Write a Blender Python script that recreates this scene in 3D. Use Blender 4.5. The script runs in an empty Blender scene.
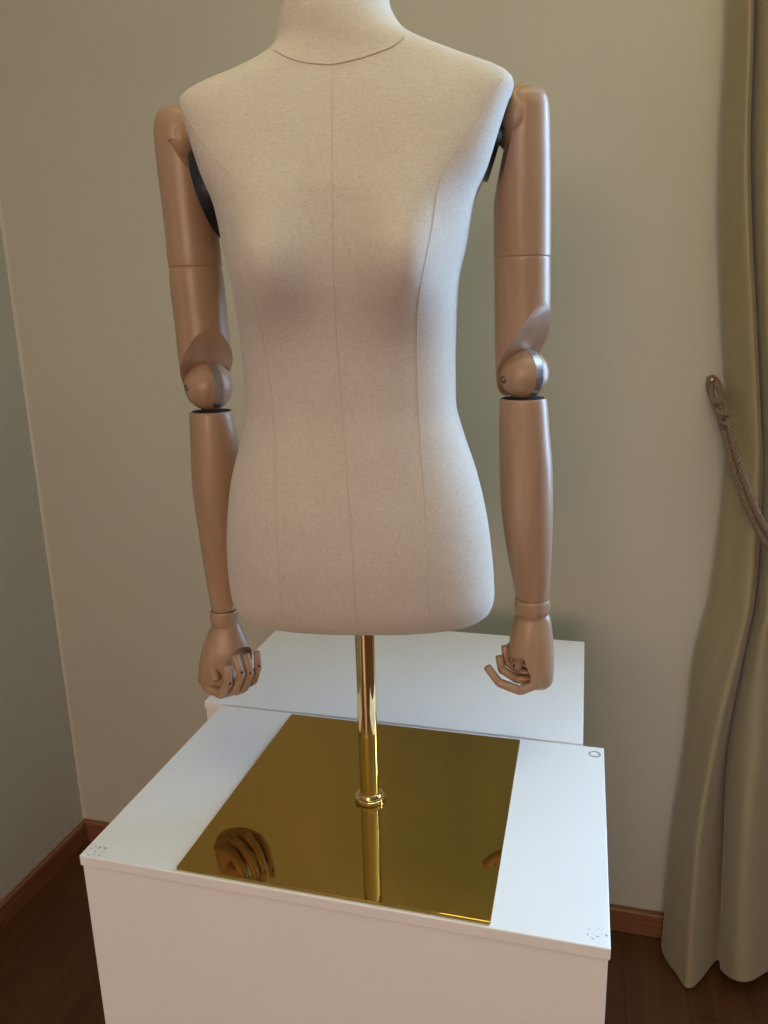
import bpy, bmesh, math, random
import numpy as np
from mathutils import Vector, Matrix
from mathutils.bvhtree import BVHTree
random.seed(7)
sc = bpy.context.scene
COL = sc.collection
H = 0.80                 # plinth top
ZP = H + 0.004           # top of the brass plate

# ------------------------------------------------------------------ camera
CAM = Vector((0.24672913, -0.80996116, ZP + 0.58157155))
CR = [Vector((0.96683295, 0.25421805, -0.02464211)), Vector((0.03821141, -0.23936641, -0.9701771)), Vector((-0.25253502, 0.93705758, -0.24114136))]
FPX = 754.933
cam = bpy.data.cameras.new('camera'); cam_o = bpy.data.objects.new('camera', cam); COL.objects.link(cam_o)
cam.lens = FPX / 1024 * 36.0; cam.sensor_width = 36.0; cam.clip_start = 0.02
m = Matrix((CR[0], -CR[1], -CR[2])).transposed().to_4x4(); m.translation = CAM
cam_o.matrix_world = m
sc.camera = cam_o

def at(px, py, Y):
    """world point seen at pixel (px, py) whose world y is Y"""
    d = CR[0] * ((px - 384) / FPX) + CR[1] * ((py - 512) / FPX) + CR[2]
    return CAM + d * ((Y - CAM.y) / d.y)
def ray(px, py):
    return (CR[0] * ((px - 384) / FPX) + CR[1] * ((py - 512) / FPX) + CR[2]).normalized()
def depth(p): return (p - CAM).dot(CR[2])

# ------------------------------------------------------------------ helpers
def tag(o, label=None, cat=None, group=None, kind=None):
    if label: o['label'] = label
    if cat: o['category'] = cat
    if group: o['group'] = group
    if kind: o['kind'] = kind
    return o
def link(name, bm, mats, parent=None, angle=40, smooth=True):
    me = bpy.data.meshes.new(name)
    bmesh.ops.recalc_face_normals(bm, faces=bm.faces[:])
    bm.to_mesh(me); bm.free()
    if not isinstance(mats, (list, tuple)): mats = [mats]
    for mm in mats: me.materials.append(mm)
    if smooth:
        for p in me.polygons: p.use_smooth = True
        me.set_sharp_from_angle(angle=math.radians(angle))
    o = bpy.data.objects.new(name, me); COL.objects.link(o)
    if parent:
        o.parent = parent
        o.matrix_parent_inverse = Matrix.Identity(4)
        wp = Vector((0, 0, 0)); q = parent
        while q: wp += q.location; q = q.parent
        me.transform(Matrix.Translation(-wp))
    return o
def empty(name, loc):
    o = bpy.data.objects.new(name, None); COL.objects.link(o); o.location = loc; o.empty_display_size = .05
    return o
def add_box(bm, lo, hi, bevel=0.0, seg=2, mat=0):
    b2 = bmesh.new()
    bmesh.ops.create_cube(b2, size=1)
    for v in b2.verts:
        v.co = Vector([lo[i] + (v.co[i] + .5) * (hi[i] - lo[i]) for i in range(3)])
    if bevel: bmesh.ops.bevel(b2, geom=b2.edges[:], offset=bevel, segments=seg, profile=.5, affect='EDGES')
    merge(bm, b2, mat)
def merge(bm, b2, mat=0, M=None):
    vm = {}
    for v in b2.verts: vm[v] = bm.verts.new(M @ v.co if M else v.co)
    for f in b2.faces:
        try:
            nf = bm.faces.new([vm[v] for v in f.verts]); nf.material_index = mat if mat else f.material_index
        except ValueError: pass
    b2.free()
def loft(bm, rings, cap0=True, cap1=True, mat=0):
    R = [[bm.verts.new(p) for p in r] for r in rings]
    n = len(R[0])
    for a, b in zip(R, R[1:]):
        for i in range(n):
            f = bm.faces.new((a[i], a[(i + 1) % n], b[(i + 1) % n], b[i])); f.material_index = mat
    if cap0: bm.faces.new(R[0][::-1]).material_index = mat
    if cap1: bm.faces.new(R[-1]).material_index = mat
    return R
def lathe_pts(prof, c, n=48, axis=Vector((0, 0, 1))):
    z = axis.normalized(); x = z.orthogonal().normalized(); y = z.cross(x)
    return [[c + z * h + (x * math.cos(2 * math.pi * i / n) + y * math.sin(2 * math.pi * i / n)) * r for i in range(n)] for r, h in prof]
def tube(bm, pts, rad, n=10, cap=True, mat=0):
    pts = [Vector(p) for p in pts]; rings = []
    up = None
    for i, p in enumerate(pts):
        t = (pts[min(i + 1, len(pts) - 1)] - pts[max(i - 1, 0)]).normalized()
        if up is None: up = t.orthogonal().normalized()
        up = (up - t * up.dot(t)).normalized(); s = t.cross(up)
        r = rad[i] if isinstance(rad, (list, tuple)) else rad
        rings.append([p + (up * math.cos(2 * math.pi * k / n) + s * math.sin(2 * math.pi * k / n)) * r for k in range(n)])
    loft(bm, rings, cap, cap, mat)
def catmull(P, t):
    """P list of vectors/arrays, t in 0..len-1"""
    i = min(int(t), len(P) - 2); u = t - i
    p0, p1, p2, p3 = P[max(i - 1, 0)], P[i], P[i + 1], P[min(i + 2, len(P) - 1)]
    return (p1 * 2 + (p2 - p0) * u + (p0 * 2 - p1 * 5 + p2 * 4 - p3) * u * u + (p1 * 3 - p0 - p2 * 3 + p3) * u ** 3) * .5
def hermite(X, Yv):
    X = np.array(X, float); Yv = np.array(Yv, float); d = np.diff(Yv) / np.diff(X)
    s = np.zeros_like(Yv); s[0] = d[0]; s[-1] = d[-1]
    for i in range(1, len(X) - 1):
        s[i] = 0 if d[i - 1] * d[i] <= 0 else 2 * d[i - 1] * d[i] / (d[i - 1] + d[i])
    def f(x):
        x = min(max(x, X[0]), X[-1]); i = min(max(int(np.searchsorted(X, x)) - 1, 0), len(X) - 2)
        h = X[i + 1] - X[i]; u = (x - X[i]) / h
        return float((2*u**3-3*u*u+1)*Yv[i] + (u**3-2*u*u+u)*h*s[i] + (-2*u**3+3*u*u)*Yv[i+1] + (u**3-u*u)*h*s[i+1])
    return f
def boolean_cut(o, cutters):
    for c in cutters:
        md = o.modifiers.new('cut', 'BOOLEAN'); md.operation = 'DIFFERENCE'; md.solver = 'EXACT'; md.object = c
    dg = bpy.context.evaluated_depsgraph_get(); dg.update()
    me = bpy.data.meshes.new_from_object(o.evaluated_get(dg))
    o.modifiers.clear(); o.data = me
    for c in cutters: bpy.data.objects.remove(c)
    for p in me.polygons: p.use_smooth = True
    me.set_sharp_from_angle(angle=math.radians(32))

# ------------------------------------------------------------------ materials
class NT:
    def __init__(s, name):
        s.m = bpy.data.materials.new(name); s.m.use_nodes = True; s.t = s.m.node_tree
        s.b = s.t.nodes['Principled BSDF']
    def n(s, typ, **kw):
        nd = s.t.nodes.new(typ)
        for k, v in kw.items():
            if k.startswith('_'): setattr(nd, k[1:], v)
            else: nd.inputs[k.replace('__', ' ')].default_value = v
        return nd
    def l(s, a, b): s.t.links.new(a, b)
    def coords(s, scale=(1, 1, 1), rot=(0, 0, 0)):
        tc = s.n('ShaderNodeTexCoord'); mp = s.n('ShaderNodeMapping'); mp.inputs['Scale'].default_value = scale; mp.inputs['Rotation'].default_value = rot
        s.l(tc.outputs['Object'], mp.inputs['Vector']); return mp.outputs['Vector']
    def noise(s, vec, scale, detail=4, rough=.5):
        nd = s.n('ShaderNodeTexNoise', Scale=scale, Detail=detail, Roughness=rough); s.l(vec, nd.inputs['Vector']); return nd.outputs['Fac']
    def ramp(s, fac, stops):
        r = s.n('ShaderNodeValToRGB'); e = r.color_ramp.elements
        while len(e) < len(stops): e.new(.5)
        for el, (p, c) in zip(e, stops): el.position = p; el.color = (*c, 1) if len(c) == 3 else c
        s.l(fac, r.inputs['Fac']); return r.outputs['Color']
    def mix(s, fac, a, b, mode='MIX'):
        x = s.n('ShaderNodeMix', _data_type='RGBA', _blend_type=mode)
        for i, v in ((0, fac), (6, a), (7, b)):
            if hasattr(v, 'node'): s.l(v, x.inputs[i])
            else: x.inputs[i].default_value = v if i == 0 else (*v, 1)
        return x.outputs[2]
    def math(s, op, a, b=0.0, clamp=False):
        x = s.n('ShaderNodeMath', _operation=op, _use_clamp=clamp)
        for i, v in ((0, a), (1, b)):
            if hasattr(v, 'node'): s.l(v, x.inputs[i])
            else: x.inputs[i].default_value = v
        return x.outputs[0]
    def bump(s, h, strength, dist=.001):
        b = s.n('ShaderNodeBump', Strength=strength, Distance=dist); s.l(h, b.inputs['Height']); s.l(b.outputs['Normal'], s.b.inputs['Normal'])
    def col(s, c):
        if hasattr(c, 'node'): s.l(c, s.b.inputs['Base Color'])
        else: s.b.inputs['Base Color'].default_value = (*c, 1)
    def set(s, **kw):
        for k, v in kw.items(): s.b.inputs[k.replace('__', ' ')].default_value = v
        return s.m
def plain(name, c, rough=.5, metal=0, **kw):
    t = NT(name); t.col(c); return t.set(Roughness=rough, Metallic=metal, **kw)

def mat_linen():
    t = NT('linen'); v = t.coords()
    weft = t.noise(t.coords((170, 170, 950)), 1.0, 3, .6)
    warp = t.noise(t.coords((900, 900, 150)), 1.0, 3, .6)
    w = t.math('MULTIPLY', t.math('ADD', weft, warp), .5)
    base = t.ramp(w, [(.34, (.50, .435, .36)), (.5, (.575, .51, .43)), (.66, (.64, .575, .495))])
    fl = t.noise(t.coords((110, 110, 300)), 1.6, 2, .6)
    fleck = t.ramp(fl, [(.64, (0, 0, 0)), (.71, (1, 1, 1))])
    c = t.mix(t.math('MULTIPLY', fleck, .42), base, (.36, .27, .21))
    mott = t.noise(v, 14, 3)
    c = t.mix(.12, c, t.ramp(mott, [(.35, (.56, .44, .38)), (.65, (.75, .70, .60))]))
    t.col(c); t.bump(w, .35, .0006)
    return t.set(Roughness=.92, Sheen__Weight=.12)
def mat_beech(name='beech', tint=(1, 1, 1)):
    t = NT(name)
    g = t.noise(t.coords((55, 55, 3.2)), 1.0, 5, .6)
    ring = t.n('ShaderNodeTexWave', _wave_type='RINGS', _rings_direction='Z', Scale=14, Distortion=5, Detail=2); ring.inputs['Detail Scale'].default_value = 1.2
    t.l(t.coords((1.2, 1.2, .12)), ring.inputs['Vector'])
    fine = t.noise(t.coords((420, 420, 18)), 1.0, 2, .5)
    k = lambda c: tuple(a * b for a, b in zip(c, tint))
    c = t.ramp(g, [(.3, k((.335, .217, .137))), (.5, k((.405, .272, .180))), (.72, k((.465, .325, .222)))])
    c = t.mix(t.math('MULTIPLY', ring.outputs['Fac'], .26), c, k((.42, .24, .14)))
    pores = t.ramp(fine, [(.70, (0, 0, 0)), (.80, (1, 1, 1))])
    c = t.mix(t.math('MULTIPLY', pores, .35), c, k((.30, .17, .09)))
    t.col(c); t.bump(fine, .05, .0004)
    return t.set(Roughness=.38, Specular__IOR__Level=.5)
def mat_brass(name, c, rough):
    t = NT(name); n = t.noise(t.coords((3, 3, 3)), 6, 3)
    t.col(c)
    r = t.n('ShaderNodeMapRange'); t.l(n, r.inputs['Value']); r.inputs['To Min'].default_value = rough * .7; r.inputs['To Max'].default_value = rough * 1.3
    t.l(r.outputs[0], t.b.inputs['Roughness'])
    return t.set(Metallic=1.0)
def mat_wall(name, c):
    t = NT(name); v = t.coords()
    n = t.noise(v, 2.0, 3); a = tuple(x * .965 for x in c); b = tuple(min(1, x * 1.03) for x in c)
    t.col(t.ramp(n, [(.35, a), (.65, b)]))
    t.bump(t.noise(v, 260, 3), .06, .0008)
    return t.set(Roughness=.75, Specular__IOR__Level=.3)
def mat_floor():
    t = NT('wood_floor')
    br = t.n('ShaderNodeTexBrick', Scale=1.0); br.inputs['Brick Width'].default_value = 1.1; br.inputs['Row Height'].default_value = .125
    br.inputs['Mortar Size'].default_value = .0012; br.inputs['Color1'].default_value = (.11, .040, .014, 1); br.inputs['Color2'].default_value = (.07, .024, .008, 1); br.inputs['Mortar'].default_value = (.02, .008, .004, 1)
    t.l(t.coords((1, 1, 1), (0, 0, math.radians(90))), br.inputs['Vector'])
    g = t.noise(t.coords((40, 2.4, 1)), 1.0, 6, .65)
    c = t.mix(.5, br.outputs['Color'], t.ramp(g, [(.3, (.045, .015, .005)), (.7, (.14, .056, .018))]))
    t.col(c); t.bump(g, .04, .001)
    return t.set(Roughness=.34, Specular__IOR__Level=.4)
def mat_wood_trim():
    t = NT('wood_trim'); g = t.noise(t.coords((4, 4, 90)), 1.0, 5, .6)
    t.col(t.ramp(g, [(.3, (.15, .055, .024)), (.7, (.25, .10, .045))])); return t.set(Roughness=.4)
def mat_white(name, marks, c=(.86, .845, .82)):
    """painted board; marks = list of (x, y, z, radius, ring?) local scuffs"""
    t = NT(name); tc = t.n('ShaderNodeTexCoord'); P = tc.outputs['Object']
    n1 = t.noise(P, 260, 2, .5); n2 = t.noise(P, 7, 3)
    base = t.ramp(n2, [(.3, tuple(x * .975 for x in c)), (.7, c)])
    tot = None
    for x, y, z, r, ring in marks:
        d = t.n('ShaderNodeVectorMath', _operation='DISTANCE'); t.l(P, d.inputs[0]); d.inputs[1].default_value = (x, y, z)
        dist = d.outputs['Value']
        if ring: a = t.math('LESS_THAN', t.math('ABSOLUTE', t.math('SUBTRACT', dist, r)), .0017); th = .42
        else: a = t.math('LESS_THAN', dist, r); th = .615
        mk = t.math('MULTIPLY', a, t.math('GREATER_THAN', n1, th))
        tot = mk if tot is None else t.math('MAXIMUM', tot, mk)
    t.col(t.mix(t.math('MULTIPLY', tot, .75), base, (.16, .15, .145)) if tot else base)
    t.bump(t.noise(P, 400, 2), .02, .0005)
    return t.set(Roughness=.45, Specular__IOR__Level=.4)
def mat_silk():
    t = NT('curtain_silk')
    n = t.noise(t.coords((12, 12, 420)), 1.0, 3, .6); n2 = t.noise(t.coords((300, 300, 8)), 1.0, 2, .5)
    w = t.math('ADD', t.math('MULTIPLY', n, .65), t.math('MULTIPLY', n2, .35))
    t.col(t.ramp(w, [(.3, (.255, .205, .108)), (.7, (.31, .255, .14))])); t.bump(w, .05, .0005)
    return t.set(Roughness=.5, Specular__IOR__Level=.5, Sheen__Weight=.25, Sheen__Roughness=.4)
def mat_rope():
    t = NT('rope_cord'); n = t.noise(t.coords(), 700, 3, .6)
    t.col(t.ramp(n, [(.35, (.10, .062, .036)), (.7, (.25, .17, .095))])); t.bump(n, .3, .001)
    return t.set(Roughness=.7, Sheen__Weight=.2)

LINEN = mat_linen(); BEECH = mat_beech('beech', (.93, .88, .82)); BEECH_L = BEECH; SEAM = plain('seam_thread', (.56, .48, .39), .9)
BRASS = mat_brass('brass_polished', (.86, .66, .34), .05); BRASS_PLATE = mat_brass('brass_sheet', (.50, .34, .09), .035)
NICKEL = plain('brushed_nickel', (.72, .71, .69), .28, 1.0); STEEL = plain('dark_steel', (.18, .17, .16), .35, 1.0); PIN = plain('pin_hole', (.025, .018, .012), .8)
BLACK = plain('black_lacquer', (.008, .008, .010), .3); GAP = plain('gap_shade', (.012, .010, .009), .9)
WALL = mat_wall('wall_paint', (.48, .465, .38)); CEIL = mat_wall('ceiling_paint', (.80, .78, .72)); CAULK = plain('caulk', (.55, .51, .42), .6)
FLOOR = mat_floor(); TRIM = mat_wood_trim(); SILK = mat_silk(); LINING = plain('curtain_lining', (.05, .045, .06), .8); ROPE = mat_rope()
FRAMEW = plain('window_white', (.8, .8, .78), .35)

# ------------------------------------------------------------------ the room
XL, XR, YB, YF, ZC = -1.07, 6.00, 0.757, -5.50, 2.75
T = .16
def struct(name, bm, mm, parent=None, **kw):
    o = link(name, bm, mm, parent, smooth=kw.pop('smooth', False)); o['kind'] = 'structure'; return o
bm = bmesh.new(); add_box(bm, (XL - T, YF - T, -.1), (XR + T, YB + T, 0)); struct('floor', bm, FLOOR)
bm = bmesh.new(); add_box(bm, (XL - T, YF - T, ZC), (XR + T, YB + T, ZC + .1)); struct('ceiling', bm, CEIL)
bm = bmesh.new(); add_box(bm, (XL - T, YF - T, 0), (XL, YB + T, ZC)); struct('wall_left', bm, WALL)
bm = bmesh.new(); add_box(bm, (XR, YF - T, 0), (XR + T, YB + T, ZC)); struct('wall_right', bm, WALL)
def wall_hole(name, y0, y1, hx0, hx1, hz0, hz1):
    bm = bmesh.new()
    add_box(bm, (XL, y0, 0), (hx0, y1, ZC)); add_box(bm, (hx1, y0, 0), (XR, y1, ZC))
    add_box(bm, (hx0, y0, 0), (hx1, y1, hz0)); add_box(bm, (hx0, y0, hz1), (hx1, y1, ZC))
    struct(name, bm, WALL)
WX0, WX1, WZ0, WZ1 = .96, 2.45, .88, 2.45
wall_hole('wall_back', YB, YB + T, WX0, WX1, WZ0, WZ1)
VX0, VX1, VZ0, VZ1 = -1.0, 1.0, 1.1, 2.5
wall_hole('wall_front', YF - T, YF, VX0, VX1, VZ0, VZ1)
def window(name, x0, x1, z0, z1, y):
    bm = bmesh.new(); w = .055
    add_box(bm, (x0, y - .03, z0), (x1, y + .03, z0 + w), .004); add_box(bm, (x0, y - .03, z1 - w), (x1, y + .03, z1), .004)
    add_box(bm, (x0, y - .03, z0 + w), (x0 + w, y + .03, z1 - w), .004); add_box(bm, (x1 - w, y - .03, z0 + w), (x1, y + .03, z1 - w), .004)
    xm = (x0 + x1) / 2; add_box(bm, (xm - .03, y - .03, z0 + w), (xm + .03, y + .03, z1 - w), .004)
    struct(name, bm, FRAMEW)
window('window_1', WX0, WX1, WZ0, WZ1, YB + T - .04)
window('fill_window', VX0, VX1, VZ0, VZ1, YF - T + .04)  # added opening behind the camera, lets the warm fill in
BH, BT = .062, .016
def baseboard(name, lo, hi):
    bm = bmesh.new(); add_box(bm, lo, hi, .004, 2); struct(name, bm, TRIM)
baseboard('baseboard_back', (XL, YB - BT, 0), (XR, YB, BH))
baseboard('baseboard_left', (XL, YF, 0), (XL + BT, YB - BT, BH))
bm = bmesh.new(); loft(bm, [[Vector((XL + a, YB - b, z)) for a, b in ((0, 0), (.005, 0), (.0025, .0025), (0, .005))] for z in (BH, ZC)]); struct('trim_1', bm, CAULK)

# ------------------------------------------------------------------ the two plinths
def plinth(name, x0, x1, y0, y1, label, marks):
    root = empty(name, ((x0 + x1) / 2, (y0 + y1) / 2, 0)); tag(root, label, 'plinth', 'white display plinths')
    loc = [(x - root.location.x, y - root.location.y, H, r, g) for x, y, r, g in marks]
    mt = mat_white('white_paint_top', loc); mb = mat_white('white_paint_board', [])
    lid = .0135; o = .0018; th = .018
    bm = bmesh.new(); add_box(bm, (x0, y0, H - lid), (x1, y1, H), .0012, 2); link('top_panel', bm, mt, root, smooth=False)
    a0, a1, b0, b1, zt = x0 + o, x1 - o, y0 + o, y1 - o, H - lid
    for nm, lo, hi in (('front_panel', (a0, b0, 0), (a1, b0 + th, zt)), ('back_panel', (a0, b1 - th, 0), (a1, b1, zt)),
                       ('side_panel', (a0, b0 + th, 0), (a0 + th, b1 - th, zt)), ('side_panel', (a1 - th, b0 + th, 0), (a1, b1 - th, zt))):
        bm = bmesh.new(); add_box(bm, lo, hi, .0008, 1); link(nm, bm, mb, root, smooth=False)
    return root
FX0, FX1, FY0, FY1 = -.2983, .2902, -.1781, .1841
def on_top(px, py, r, ring=0):
    d = ray(px, py); p = CAM + d * ((H - CAM.z) / d.z); return (p.x, p.y, r, ring)
plinth('display_plinth', FX0, FX1, FY0, FY1, 'white painted plinth in front, under the brass plate of the dress form',
       [on_top(97, 851, .011), on_top(598, 935, .011), on_top(594.5, 754, .0068, 1), on_top(596, 753, .004), on_top(237, 712.5, .007)])
plinth('display_plinth', -.3325, .2620, .1890, .5520, 'white painted plinth standing behind the front one, nearer the back wall',
       [on_top(212, 700, .005), on_top(553, 681, .007), on_top(576, 691, .005)])

# ------------------------------------------------------------------ dress form
FORM = empty('dress_form', (0, 0, H)); tag(FORM, 'linen covered female dress form with jointed wooden arms on a brass stand', 'dress form')
SX = .175
bm = bmesh.new(); add_box(bm, (-SX, -SX, H + .0002), (SX, SX, ZP), .0012, 2); link('base_plate', bm, BRASS_PLATE, FORM, smooth=False)
PX, PY = .0037, -.0069
# torso
TZ = [.245,.248,.252,.258,.266,.28,.30,.34,.38,.42,.46,.50,.54,.58,.62,.66,.70,.73,.76,.785,.80,.812,.824,.836,.848,.858,.868,.885,.91,.95]
DF = [.052,.060,.068,.075,.081,.087,.091,.095,.094,.090,.085,.081,.082,.086,.092,.096,.096,.091,.083,.075,.069,.064,.060,.057,.056,.055,.054,.050,.048,.048]
DB = [.080,.088,.096,.103,.109,.114,.118,.118,.112,.100,.086,.076,.074,.077,.082,.086,.090,.092,.092,.088,.083,.077,.070,.064,.060,.058,.057,.055,.054,.054]
NE = [2.4]*14+[2.4,2.6,3.5,4.5,5.4,5.8,5.2,4.0,3.0,2.5,2.2,2.1,2.0,2.0,2.0,2.0]
TW = [0.1336,0.1369,0.1419,0.1480,0.1513,0.1535,0.1535,0.1511,0.1459,0.1374,0.1247,0.1153,0.1151,0.1163,0.1181,0.1258,0.1308,0.1419,0.1507,0.1586,0.1630,0.1535,0.1275,0.0998,0.0759,0.0649,0.0598,0.0538,0.0521,0.0514]
TC = [-0.0028,-0.0023,-0.0017,-0.0015,-0.0014,-0.002,-0.0031,-0.0045,-0.0056,-0.0066,-0.007,-0.0074,-0.0076,-0.0077,-0.0071,-0.0060,-0.0045,-0.0028,-0.0018,-0.0013,0.0006,0.0045,0.0075,0.0068,0.0018,-0.0044,-0.0080,-0.0099,-0.0100,-0.0094]
fDF, fDB, fNE, fTW, fTC = [hermite(TZ, q) for q in (DF, DB, NE, TW, TC)]
PSI = math.radians(10); cp, sp = math.cos(PSI), math.sin(PSI)
def torso_pt(z, th):
    w, cx, e = fTW(z), fTC(z), 2 / fNE(z)
    c, s = math.cos(th), math.sin(th)
    x = w * math.copysign(abs(c) ** e, c) + cx
    y = -(fDF(z) if s > 0 else fDB(z)) * math.copysign(abs(s) ** e, s)
    if s > 0:
        b = .037 * (math.exp(-((x - cx - .070) / .043) ** 2) + math.exp(-((x - cx + .070) / .043) ** 2))
        b *= math.exp(-((z - .632) / (.062 if z > .632 else .043)) ** 2)
        y -= b * min(1, s * 2.5)
    return Vector((PX + cp * x - sp * y, PY + sp * x + cp * y, ZP + z))
NTH = 128
zs = []
for a, b in zip(TZ, TZ[1:]):
    k = max(1, int(round((b - a) / .006))); zs += [a + (b - a) * i / k for i in range(k)]
zs.append(TZ[-1])
bm = bmesh.new()
rings = [[torso_pt(z, 2 * math.pi * i / NTH) for i in range(NTH)] for z in zs]
c0 = Vector((PX, PY, ZP + .2415))
bot = [[c0.lerp(p, f) + Vector((0, 0, -.0012 * (1 - f))) for p in rings[0]] for f in (.3, .7, .92)]
loft(bm, bot + rings)
bmesh.ops.smooth_vert(bm, verts=[v for v in bm.verts if .79 < v.co.z - ZP < .87], factor=.35, use_axis_x=True, use_axis_y=True, use_axis_z=True)
TORSO = link('torso', bm, LINEN, FORM, angle=60)
tb = bmesh.new(); tb.from_mesh(TORSO.data); bmesh.ops.translate(tb, verts=tb.verts[:], vec=FORM.location); bvh = BVHTree.FromBMesh(tb); tb.free()
def seam(pix, rad=.00055, n=60, mm=SEAM, name='seam'):
    pts = []; P = [np.array(p, float) for p in pix]
    for i in range(n):
        q = catmull(P, (len(P) - 1) * i / (n - 1)); h, nn, _, _ = bvh.ray_cast(CAM, ray(q[0], q[1]))
        if h is not None: pts.append(h + nn * rad * .15)
    bm = bmesh.new(); tube(bm, pts, rad, 6); return link(name, bm, mm, TORSO)
seam([(332.5, 66), (332.3, 120), (332.5, 182), (333, 260), (336, 330), (341.3, 400), (345.3, 452), (350.2, 521), (354.2, 582), (356.3, 626)])
seam([(503, 79), (484, 108), (458, 147), (440, 181), (432, 227), (419, 295), (416.5, 350), (418.5, 410), (422.5, 470), (427, 540), (430, 618)])
seam([(180, 104), (190, 122), (202, 141), (213, 155), (224, 167), (231, 175)], .0005)
seam([(238, 262), (247, 285), (257, 310), (268, 370), (273, 412), (275.5, 481), (277, 541), (282, 616)], .0005)
seam([(274.5, 50), (286, 56.5), (301.7, 61.5), (318, 63.6), (333, 64), (350, 60.5), (364, 57), (389, 48), (397, 43), (404, 37.5)], .0009)

# pole and its collar
pole_top = ZP + .2395
bm = bmesh.new(); loft(bm, lathe_pts([(.0120, 0), (.0120, pole_top - ZP)], Vector((PX - .0012, PY, ZP)), 40)); link('pole', bm, BRASS, FORM)
bm = bmesh.new(); loft(bm, lathe_pts([(.0121, .0100), (.0140, .0102), (.0146, .0092), (.0146, .0080), (.0140, .0074), (.0175, .0068), (.0188, .0055), (.0188, .0012), (.0180, .0004)], Vector((PX - .0012, PY, ZP)), 48), False, False); link('pole_collar', bm, BRASS, FORM)

# ------------------------------------------------------------------ arms
def px_rings(prof, Yf, dr=1.0, n=64, ex=2.0):
    """prof: (row, left px, right px); one level elliptical ring each, dr = depth radius / width radius"""
    out = []
    for v, l, r in prof:
        Y = Yf(v); a = at((l + r) / 2, v, Y); rad = (r - l) / 2 * depth(a) / FPX
        u = Vector((CR[0].x, CR[0].y, 0)).normalized(); w = Vector((-u.y, u.x, 0))
        out.append([a + u * rad * math.copysign(abs(math.cos(2*math.pi*i/n)) ** (2/ex), math.cos(2*math.pi*i/n)) + w * rad * dr * math.copysign(abs(math.sin(2*math.pi*i/n)) ** (2/ex), math.sin(2*math.pi*i/n)) for i in range(n)])
    return out
def dense(prof, step=4):
    V = [p[0] for p in prof]; fl = hermite(V, [p[1] for p in prof]); fr = hermite(V, [p[2] for p in prof])
    vs = sorted(set(V) | set(np.arange(V[0], V[-1], step).tolist()))
    return [(v, fl(v), fr(v)) for v in vs]
def lin(v0, y0, v1, y1): return lambda v: y0 + (y1 - y0) * (v - v0) / (v1 - v0)
toward = Vector((CAM.x, CAM.y, 0)).normalized()
def az_dir(c, deg):
    """horizontal direction from c, deg to the right of straight toward the camera"""
    t = Vector((CAM.x - c.x, CAM.y - c.y, 0)).normalized(); a = math.radians(deg)
    return Matrix.Rotation(a, 3, 'Z') @ t
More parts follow.
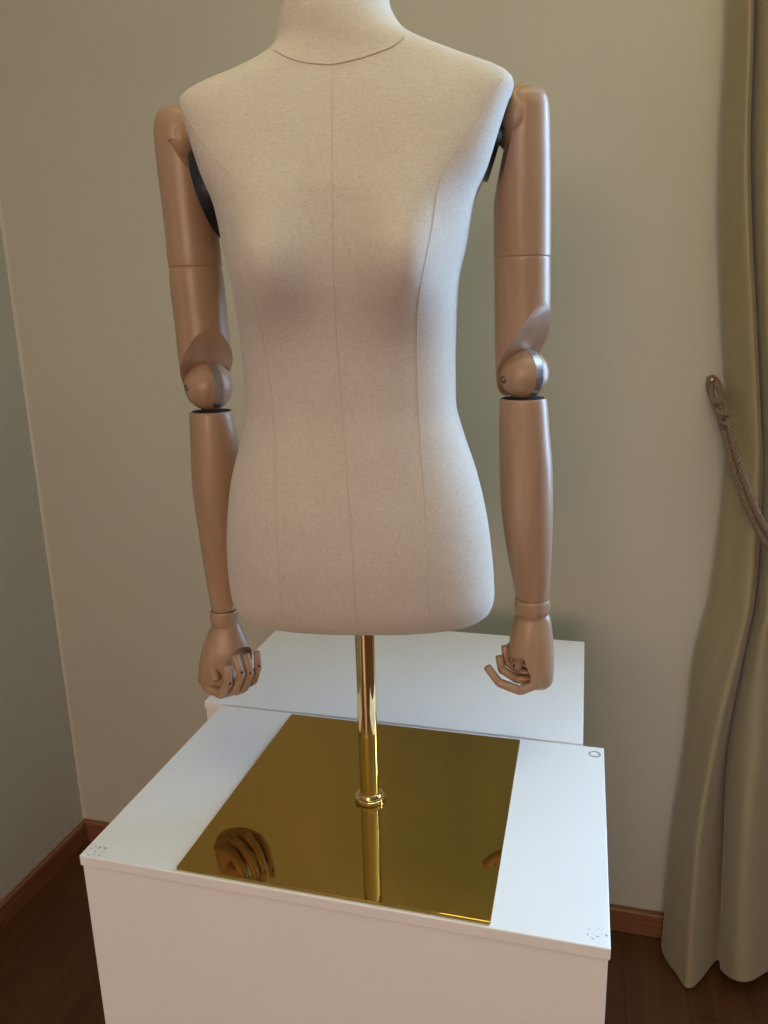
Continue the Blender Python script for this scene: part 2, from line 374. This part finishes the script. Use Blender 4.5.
def build_arm(side):
    R_ = side == 'R'
    if R_:
        Yf = lin(120, .042, 600, .112)
        up = [(86.5, 522, 532), (88, 516, 538), (92, 510, 543.5), (99, 503, 547), (110, 499, 549), (125, 497, 549.5), (150, 495, 550), (195, 494, 550.5), (257, 494.2, 550.5), (258, 495.2, 549.5), (259.5, 494.6, 550), (320, 494.8, 550), (370, 496, 549.5), (385, 497, 549), (393, 501, 546), (396, 506, 541)]
        notch = [(507, 133), (494, 200)]; ball_c, ball_r = (524, 374), 24.6; band_az, bolt_az = 38, -56; scoop_az = 50
        sh_c, sh_r = (514.5, 119), 30.5
        fo = [(398.3, 500.5, 546), (399, 500, 546.5), (430, 499.5, 549), (470, 500, 552), (500, 501, 552.5), (530, 504, 552), (560, 509, 551), (585, 514, 549.5), (597.5, 516.8, 548)]
        wr = [(598, 516.2, 548.5), (599.5, 515, 549), (604, 514.6, 549.6), (610, 515, 549.5), (612.5, 516.5, 548)]
    else:
        Yf = lin(120, .0, 600, .028)
        up = [(108, 168, 186), (109.5, 163, 193), (113, 159, 200), (119, 156, 206), (130, 154.5, 209), (160, 157, 212), (200, 162, 215.5), (235, 166, 218.5), (267, 169.4, 221.5), (268, 170.4, 220.6), (269.5, 169.8, 221.6), (320, 175, 228), (365, 180, 232.5), (390, 184, 232), (402, 188, 229), (407, 194, 223)]
        notch = [(180, 146), (218, 216)]; ball_c, ball_r = (209, 386), 24.2; band_az, bolt_az = 22, -66; scoop_az = 15
        sh_c, sh_r = (185, 139), 29.5
        fo = [(411.2, 190.5, 232), (412, 190, 232.5), (430, 190.6, 236.5), (460, 191.5, 240), (490, 193.3, 241.5), (520, 197.5, 241.5), (560, 203.5, 241), (590, 208.5, 239), (608, 211.5, 237)]
        wr = [(609, 211, 238), (610.5, 210.4, 239), (616, 210, 239.5), (621, 211.5, 239.3), (624, 213, 238.5)]
    WM = BEECH if R_ else BEECH_L
    # upper arm, with its facet beside the torso and the scoop above the elbow
    rings = px_rings(dense(up), Yf)
    bm = bmesh.new(); loft(bm, rings)
    ua = link('upper_arm', bm, WM, None)
    cutters = []
    u = Vector((CR[0].x, CR[0].y, 0)).normalized(); w = Vector((-u.y, u.x, 0))
    (x0, y0), (x1, y1) = notch
    A, B = at(x0, y0, Yf(y0)), at(x1, y1, Yf(y1))
    sgn = -1 if R_ else 1
    top = A + Vector((0, 0, .0)) - u * sgn * .002
    poly = [top, B + (B - A) * .25, B + u * sgn * .06, A + u * sgn * .06 + Vector((0, 0, .004))]
    cb = bmesh.new(); ex = w if R_ else (w * math.cos(math.radians(38)) + u * math.sin(math.radians(38))); fo_ = -w * (.0 if R_ else .026); loft(cb, [[p + fo_ + ex * s for p in poly] for s in (-.08, .08)]); cutters.append(link('cutter', cb, WM, smooth=False))
    bc = at(*ball_c, Yf(ball_c[1])); br = ball_r * depth(bc) / FPX
    d = az_dir(bc, scoop_az); e = Vector((-d.y, d.x, 0))
    hs = 1.0 if R_ else .88; prof = [(.060, .125), (.0335, .0750), (.022, .053), (.012, .038), (.002, .0265), (-.008, .015), (-.016, .004), (-.019, -.008), (-.019, -.05), (.09, -.05), (.09, .125)]; prof = [(t, h * hs if h > .02 else h) for t, h in prof]
    cb = bmesh.new(); loft(cb, [[bc + d * t + Vector((0, 0, h)) + e * s for t, h in prof] for s in (-.07, .07)]); cutters.append(link('cutter', cb, WM, smooth=False))
    boolean_cut(ua, cutters)
    ua.parent = FORM; ua.data.transform(Matrix.Translation(-FORM.location))
    # shoulder ball
    scn = at(*sh_c, Yf(sh_c[1])); sr = sh_r * depth(scn) / FPX
    bm = bmesh.new(); bmesh.ops.create_uvsphere(bm, u_segments=40, v_segments=24, radius=sr)
    for v in bm.verts: v.co = scn + u * v.co.x * .70 + w * v.co.y * .93 + Vector((0, 0, v.co.z * 1.02))
    link('shoulder_ball', bm, WM, FORM)
    # elbow ball with metal tongue and bolt
    bm = bmesh.new(); bmesh.ops.create_uvsphere(bm, u_segments=48, v_segments=32, radius=br)
    for v in bm.verts: v.co = bc + v.co
    eb = link('elbow_ball', bm, WM , FORM)
    d = az_dir(bc, band_az); e = Vector((-d.y, d.x, 0)); bm = bmesh.new(); hw = .0047
    rr = []
    for i in range(40):
        a = math.radians(-56 + (140) * i / 39); n_ = d * math.cos(a) + Vector((0, 0, math.sin(a)))
        rr.append([bc + n_ * (br - .003) - e * hw, bc + n_ * (br + .0006) - e * hw, bc + n_ * (br + .0006) + e * hw, bc + n_ * (br - .003) + e * hw])
    loft(bm, rr); link('metal_band', bm, NICKEL, eb, angle=30)
    bd = az_dir(bc, bolt_az); bd = (bd + Vector((0, 0, -.18 if R_ else -.02))).normalized()
    bm = bmesh.new()
    loft(bm, lathe_pts([(.0012, -.0012), (.0022, -.0012), (.0026, .0004), (.0040, .0006), (.0044, -.0004), (.0044, -.003)], bc + bd * br * 1.0, 24, bd), True, True)
    link('bolt', bm, STEEL, eb)
    # forearm, with the dark gap above it
    bm = bmesh.new(); loft(bm, px_rings(dense(fo), Yf)); fa = link('forearm', bm, WM, FORM)
    l, r = fo[0][1] + 2, fo[0][2] - 2
    bm = bmesh.new(); loft(bm, px_rings([(fo[0][0] - .8, l, r), (fo[0][0] + 1.0, l, r)], Yf)); link('joint_shade', bm, GAP, fa)  # black disc drawn in place of the shade in the elbow gap
    rg = px_rings(dense(wr, 2), Yf)
    bm = bmesh.new(); loft(bm, rg); link('wrist_ring', bm, WM, FORM)
    return WM, Yf
def finger_mesh(segs, Ys_pin=None):
    """segs: list of (p, q, r0, r1); each a rounded peg, with dark pins in the joints"""
    bm = bmesh.new()
    for k, (p, q, r0, r1) in enumerate(segs):
        ax = (q - p); L = ax.length; ax.normalize(); n = 20
        prof = [(r0 * .55, 0), (r0 * .86, r0 * .12), (r0, r0 * .42), (r0 * .5 + r1 * .5, L * .5), (r1, L - r1 * .40), (r1 * .88, L - r1 * .12), (r1 * .6, L)]
        up = (toward - ax * toward.dot(ax)).normalized(); sd = ax.cross(up)
        rings = []
        for r, h in prof:
            ring = []
            for i in range(n):
                a = 2 * math.pi * i / n; c, s = math.cos(a), math.sin(a); ee = 2 / 2.7
                ring.append(p + ax * h + (up * math.copysign(abs(c) ** ee, c) + sd * math.copysign(abs(s) ** ee, s)) * r)
            rings.append(ring)
        loft(bm, rings)
    return bm
def finger(joints, parent, WM, name='finger', rad=.0056, pins=(), overlap=.0022):
    P = [at(*j) for j in joints]; segs = []
    n = len(P) - 1
    for i in range(n):
        a, b = P[i], P[i + 1]; ax = (b - a).normalized()
        f0 = 1.06 - .07 * i; f1 = 1.03 - .07 * (i + 1) * .8
        segs.append((a - ax * overlap, b + ax * (overlap if i < n - 1 else .0), rad * f0, rad * f1))
    bm = finger_mesh(segs)
    for j, off in pins:
        c = at(*j); t = (CAM - c).normalized(); dirv = Vector((t.x, t.y, 0)).normalized() if off is None else off
        loft(bm, lathe_pts([(.0013, -.004), (.0013, rad * 1.03)], c, 12, dirv), mat=1)
    return link(name, bm, [WM, PIN], parent, angle=38)

# dark armhole plates between the torso and each arm
def armhole_plate(sg, xc, yc, zc, lean, hz, hy, th):
    ax = Vector((cp, sp, 0)); ay = Vector((-sp, cp, 0)); up = (Vector((0, 0, 1)) + ax * sg * lean).normalized(); nn = (ax * sg - Vector((0, 0, 1)) * lean).normalized()
    c = Vector((PX, PY, ZP + zc)) + ax * sg * xc + ay * yc
    bm = bmesh.new(); n = 40
    loft(bm, [[c + nn * h + up * (hz * r * math.sin(2 * math.pi * i / n)) + ay * (hy * r * math.cos(2 * math.pi * i / n)) for i in range(n)] for r, h in ((1, -th), (1, th * .6), (.96, th))])
    return link('armhole_plate', bm, BLACK, FORM)
armhole_plate(-1, .1485, .020, .724, .26, .048, .045, .010)  # left plate stands further out, its black fills the shaded gap beside the arm
armhole_plate(1, .1450, .020, .750, .33, .027, .040, .0050)
# hand on the photo's left
WM, Yf = build_arm('L')
Y0 = .030
pal = [(620, 214, 238), (623, 212.8, 240), (630, 209, 244), (640, 205.2, 248.6), (650, 202, 251.5), (660, 200, 251.5), (670, 199.3, 250), (677, 199.8, 249), (682, 202, 246), (685, 206, 240)]
bm = bmesh.new(); loft(bm, px_rings(dense(pal, 3), lambda v: Y0, .80, 48, 2.3))
hand = link('hand', bm, WM)
cut = bmesh.new(); bmesh.ops.create_uvsphere(cut, u_segments=40, v_segments=24, radius=1)
cc = at(243, 671, Y0 - .022)
for v in cut.verts: v.co = cc + Vector((v.co.x * .0205, v.co.y * .036, v.co.z * .030))
cuts = [link('cutter', cut, WM)]
boolean_cut(hand, cuts); hand.parent = FORM; hand.data.transform(Matrix.Translation(-FORM.location))
nrm = None
finger([(203, 678, .018), (209, 688, .006), (221.5, 694, -.004), (228.5, 683, -.010), (227.5, 664.5, -.008)], hand, WM, pins=[((230, 682, -.010), None)], rad=.0066)
finger([(216, 684, .026), (224, 693, .014), (235, 690, .006), (241, 675, .000), (235, 654.5, .004)], hand, WM, pins=[((241.5, 671, .001), None)], rad=.0061)
finger([(228, 682, .036), (236, 691, .026), (244.5, 687.5, .018), (250, 673.5, .012), (245.8, 653.5, .016)], hand, WM, pins=[((250, 671.3, .013), None)], rad=.0060)
finger([(240, 676, .044), (247, 684, .036), (254, 680, .030), (258, 667, .024), (256.6, 651, .027)], hand, WM, pins=[((258.8, 664.5, .024), None)], rad=.0056)
finger([(212, 662, .014), (214.5, 673, .002), (216.5, 681, -.002)], hand, WM, 'thumb', rad=.0066)

# hand on the photo's right
WM, Yf = build_arm('R')
Y0 = .118
pal = [(612.5, 518, 547.5), (616, 516, 549.5), (625, 513.2, 551), (640, 510.3, 552.4), (655, 508.3, 553), (665, 508.5, 553), (673, 512, 552.6), (680, 518, 551.5), (685, 525, 547.5), (687.5, 531, 542)]
bm = bmesh.new(); loft(bm, px_rings(dense(pal, 3), lambda v: Y0, 1.0, 48, 2.4))
hand = link('hand', bm, WM)
cut = bmesh.new()
poly = [(500, 656.5), (507, 657), (514, 658), (521, 657.5), (524.5, 660), (527, 668), (531, 677), (530, 683), (526, 700), (495, 700)]
loft(cut, [[at(a, b, Y0 - .06) for a, b in poly], [at(a, b, Y0 + .017) for a, b in poly]])
cuts = [link('cutter', cut, WM, smooth=False)]
boolean_cut(hand, cuts); hand.parent = FORM; hand.data.transform(Matrix.Translation(-FORM.location))
finger([(545, 671, 0.126), (537, 683.5, 0.100), (520, 690.5, 0.090), (499, 682.5, 0.088), (486.5, 666, 0.091)], hand, WM, rad=.0064)
finger([(534, 680, 0.110), (517, 679, 0.106), (501.5, 669.5, 0.104), (499, 655.5, 0.106)], hand, WM, rad=.0056)
finger([(534, 676, 0.120), (520, 671, 0.118), (506.5, 662, 0.116), (504.5, 645.5, 0.118)], hand, WM, rad=.0053)
finger([(535, 672, 0.132), (522, 664, 0.130), (512, 656, 0.128), (510, 643, 0.130)], hand, WM, rad=.0048)
finger([(521, 648, 0.120), (518, 661, 0.110), (514.5, 669, 0.104)], hand, WM, 'thumb', rad=.0078, pins=[((514, 664, 0.104), None)])

# ------------------------------------------------------------------ curtain
rows = [  # (row px, [(x px, distance in front of the wall)...])
 (-330, [(738,.012),(737,.035),(745,.075),(754,.100),(757,.060),(766,.110),(784,.125),(803,.05),(825,.11),(850,.02)]),
 (0,    [(732,.012),(728,.035),(739,.075),(751,.100),(754.5,.055),(763,.110),(780,.125),(800,.05),(822,.11),(846,.02)]),
 (130,  [(727,.012),(722,.035),(735,.075),(747,.100),(751,.055),(759,.108),(774,.122),(794,.05),(816,.11),(840,.02)]),
 (220,  [(725,.012),(720,.035),(733,.075),(748,.100),(752,.055),(759,.105),(771,.12),(790,.05),(810,.10),(834,.02)]),
 (330,  [(729,.012),(724,.035),(738,.072),(753.5,.095),(757,.055),(763,.100),(772,.115),(788,.05),(806,.095),(826,.02)]),
 (420,  [(734,.012),(729,.032),(742,.066),(757,.088),(761,.050),(767,.090),(775,.105),(788,.05),(804,.09),(820,.02)]),
 (480,  [(730,.012),(725,.032),(740,.066),(758.5,.088),(762.5,.050),(767,.090),(776,.105),(790,.05),(806,.09),(822,.02)]),
 (590,  [(718,.012),(712,.035),(731,.078),(751,.105),(757,.045),(760,.090),(772,.125),(792,.06),(815,.11),(845,.02)]),
 (655,  [(702,.012),(696,.038),(717,.082),(738.5,.110),(744,.045),(748,.095),(764,.130),(792,.06),(822,.12),(860,.02)]),
 (750,  [(692,.012),(685,.040),(701,.086),(715.5,.120),(727,.040),(733,.095),(757,.138),(792,.065),(828,.13),(872,.02)]),
 (840,  [(681,.012),(672,.045),(685,.098),(701,.137),(722,.048),(727,.098),(750,.148),(790,.070),(834,.14),(884,.02)]),
 (None, [(672,925,.012),(662,947,.050),(677,975,.115),(691,987,.144),(717,960,.065),(723,972,.110),(745,981,.148),(785,966,.075),(840,975,.14),(895,930,.02)]),
]
grid = []
for v, ks in rows:
    grid.append([at(k[0], v if v is not None else k[1], YB - k[-1]) for k in ks])
NU, NV = 150, 120
nr, nk = len(grid), len(grid[0])
def curt(i, j):
    t = (nr - 1) * i / (NV - 1)
    colp = [catmull([grid[r][k] for r in range(nr)], t) for k in range(nk)]
    s = (nk - 1) * j / (NU - 1)
    p = catmull(colp, s)
    return p
cols_cache = []
for i in range(NV):
    t = (nr - 1) * i / (NV - 1)
    cols_cache.append([catmull([grid[r][k] for r in range(nr)], t) for k in range(nk)])
bm = bmesh.new(); V = []
for i in range(NV):
    row = []
    for j in range(NU):
        p = catmull(cols_cache[i], (nk - 1) * j / (NU - 1)); t = i / (NV - 1)
        a = math.sin(j * .33 + i * .05) * math.sin(i * .21 + j * .07) * .0022 * min(1, max(0, (t - .3) * 3)) * min(1, j / 12)
        p = p + Vector((0, -a, 0)); p.y = min(p.y, YB - .0075); p.z = min(max(p.z, .006), ZC - .11); row.append(bm.verts.new(p))
    V.append(row)
for i in range(NV - 1):
    for j in range(NU - 1): bm.faces.new((V[i][j], V[i][j + 1], V[i + 1][j + 1], V[i + 1][j]))
cu = link('curtain', bm, SILK, angle=75); tag(cu, 'olive gold floor length curtain gathered to the side against the back wall', 'curtain')
so = cu.modifiers.new('thickness', 'SOLIDIFY'); so.thickness = .0014; so.offset = -1; so.use_rim = False

# tieback: twisted cords from the wall hook round the curtain
hook_p = at(712, 380, YB - .035)
root = empty('tieback_hook', (hook_p.x, YB, hook_p.z)); tag(root, 'small metal hook on the back wall holding the curtain cord', 'hook')
bm = bmesh.new(); W0 = Vector((hook_p.x, YB, hook_p.z))
loft(bm, lathe_pts([(.0045, -.0005), (.0044, .003), (.0036, .005), (.002, .006)], W0, 24, Vector((0, -1, 0)))); link('wall_rose', bm, STEEL, root)
bm = bmesh.new(); tube(bm, [W0 + Vector((0, -.004, 0)), W0 + Vector((.002, -.022, -.002)), hook_p + Vector((.0, .004, .0)), hook_p], .0028, 10)
s2 = bmesh.new(); bmesh.ops.create_uvsphere(s2, u_segments=16, v_segments=10, radius=.0052); merge(bm, s2, 0, Matrix.Translation(hook_p)); link('hook_stem', bm, plain('hook_metal', (.55, .42, .32), .25, 1.0), root)
def rope(bm, path, r, turns, ph=0):
    n = 240; pts = [Vector(catmull(path, (len(path) - 1) * i / (n - 1))) for i in range(n)]
    L = sum((b - a).length for a, b in zip(pts, pts[1:])); up = None; fr = []
    for i, p in enumerate(pts):
        t = (pts[min(i + 1, n - 1)] - pts[max(i - 1, 0)]).normalized()
        if up is None: up = t.orthogonal().normalized()
        up = (up - t * up.dot(t)).normalized(); fr.append((p, up, t.cross(up)))
    for k in range(3):
        sp_ = []
        for i, (p, a, b) in enumerate(fr):
            an = 2 * math.pi * (turns * L * i / n + k / 3) + ph; sp_.append(p + (a * math.cos(an) + b * math.sin(an)) * r * .6)
        tube(bm, sp_, r * .5, 8)
W = YB
pathA = [at(711, 383, W-.030), at(711.5, 395, W-.032), at(718, 412, W-.060), at(724, 432, W-.085), at(733, 468, W-.112), at(745, 502, W-.125), at(757, 528, W-.130), at(770, 548, W-.140), at(790, 570, W-.140), at(830, 590, W-.125), at(862, 580, W-.05), at(862, 540, W-.012)]
pathB = [at(715, 382, W-.032), at(721, 392, W-.040), at(726, 408, W-.066), at(730, 430, W-.092), at(740, 466, W-.118), at(752, 501, W-.128), at(763, 524, W-.134), at(776, 542, W-.142), at(796, 561, W-.142), at(834, 580, W-.125), at(866, 568, W-.05), at(866, 530, W-.012)]
bm = bmesh.new(); rope(bm, pathA, .0060, 48); rope(bm, pathB, .0060, 48, 1.0)
# binding knot where the two strands meet, and the loop over the hook
rope(bm, [at(709, 392, W-.030), at(708, 384, W-.033), at(711, 377, W-.034), at(716, 379, W-.034), at(721, 388, W-.040), at(720, 402, W-.070), at(715, 400, W-.060)], .0040, 70)
rope(bm, [at(716, 410, W-.076), at(722, 414, W-.092), at(729, 416, W-.082), at(726, 424, W-.090), at(719, 422, W-.092)], .0038, 70)
tb_ = link('curtain_tieback', bm, ROPE, angle=60); tag(tb_, 'brown twisted cord looped from the wall hook around the curtain', 'curtain tieback')

# ------------------------------------------------------------------ light
world = bpy.data.worlds.new('world'); sc.world = world; world.use_nodes = True
bg = world.node_tree.nodes['Background']; bg.inputs[0].default_value = (.72, .86, 1.0, 1); bg.inputs[1].default_value = 1.3
def area(name, loc, rot, sx, sy, power, c, spread=180):
    l = bpy.data.lights.new(name, 'AREA'); l.shape = 'RECTANGLE'; l.size = sx; l.size_y = sy; l.energy = power; l.color = c; l.spread = math.radians(spread)
    o = bpy.data.objects.new(name, l); o.location = loc; o.rotation_euler = rot; COL.objects.link(o); return o
# daylight outside the window beyond the curtain; added warm fill outside the made-up opening behind the camera
area('daylight_window', ((WX0 + WX1) / 2, YB + T + .12, (WZ0 + WZ1) / 2 + .05), (math.radians(-90), 0, 0), WX1 - WX0 + .1, WZ1 - WZ0 + .1, 180, (.42, .65, 1.0))
area('fill_behind', ((VX0 + VX1) / 2, YF - T - .25, (VZ0 + VZ1) / 2 + .1), (math.radians(90), 0, 0), 2.2, 1.6, 124, (1.0, .63, .45))
area('ceiling_fill', (.35, -.45, ZC - .03), (0, 0, 0), 1.0, 1.0, 8, (1.0, .90, .32))  # added yellow fill from above, no lamp hangs there

vs = sc.view_settings; vs.view_transform = 'Standard'; vs.look = 'None'; vs.exposure = 0; vs.gamma = 1; vs.use_curve_mapping = False
sc.cycles.use_denoising = True
sc.cycles.max_bounces = 10; sc.cycles.diffuse_bounces = 5; sc.cycles.sample_clamp_indirect = 6
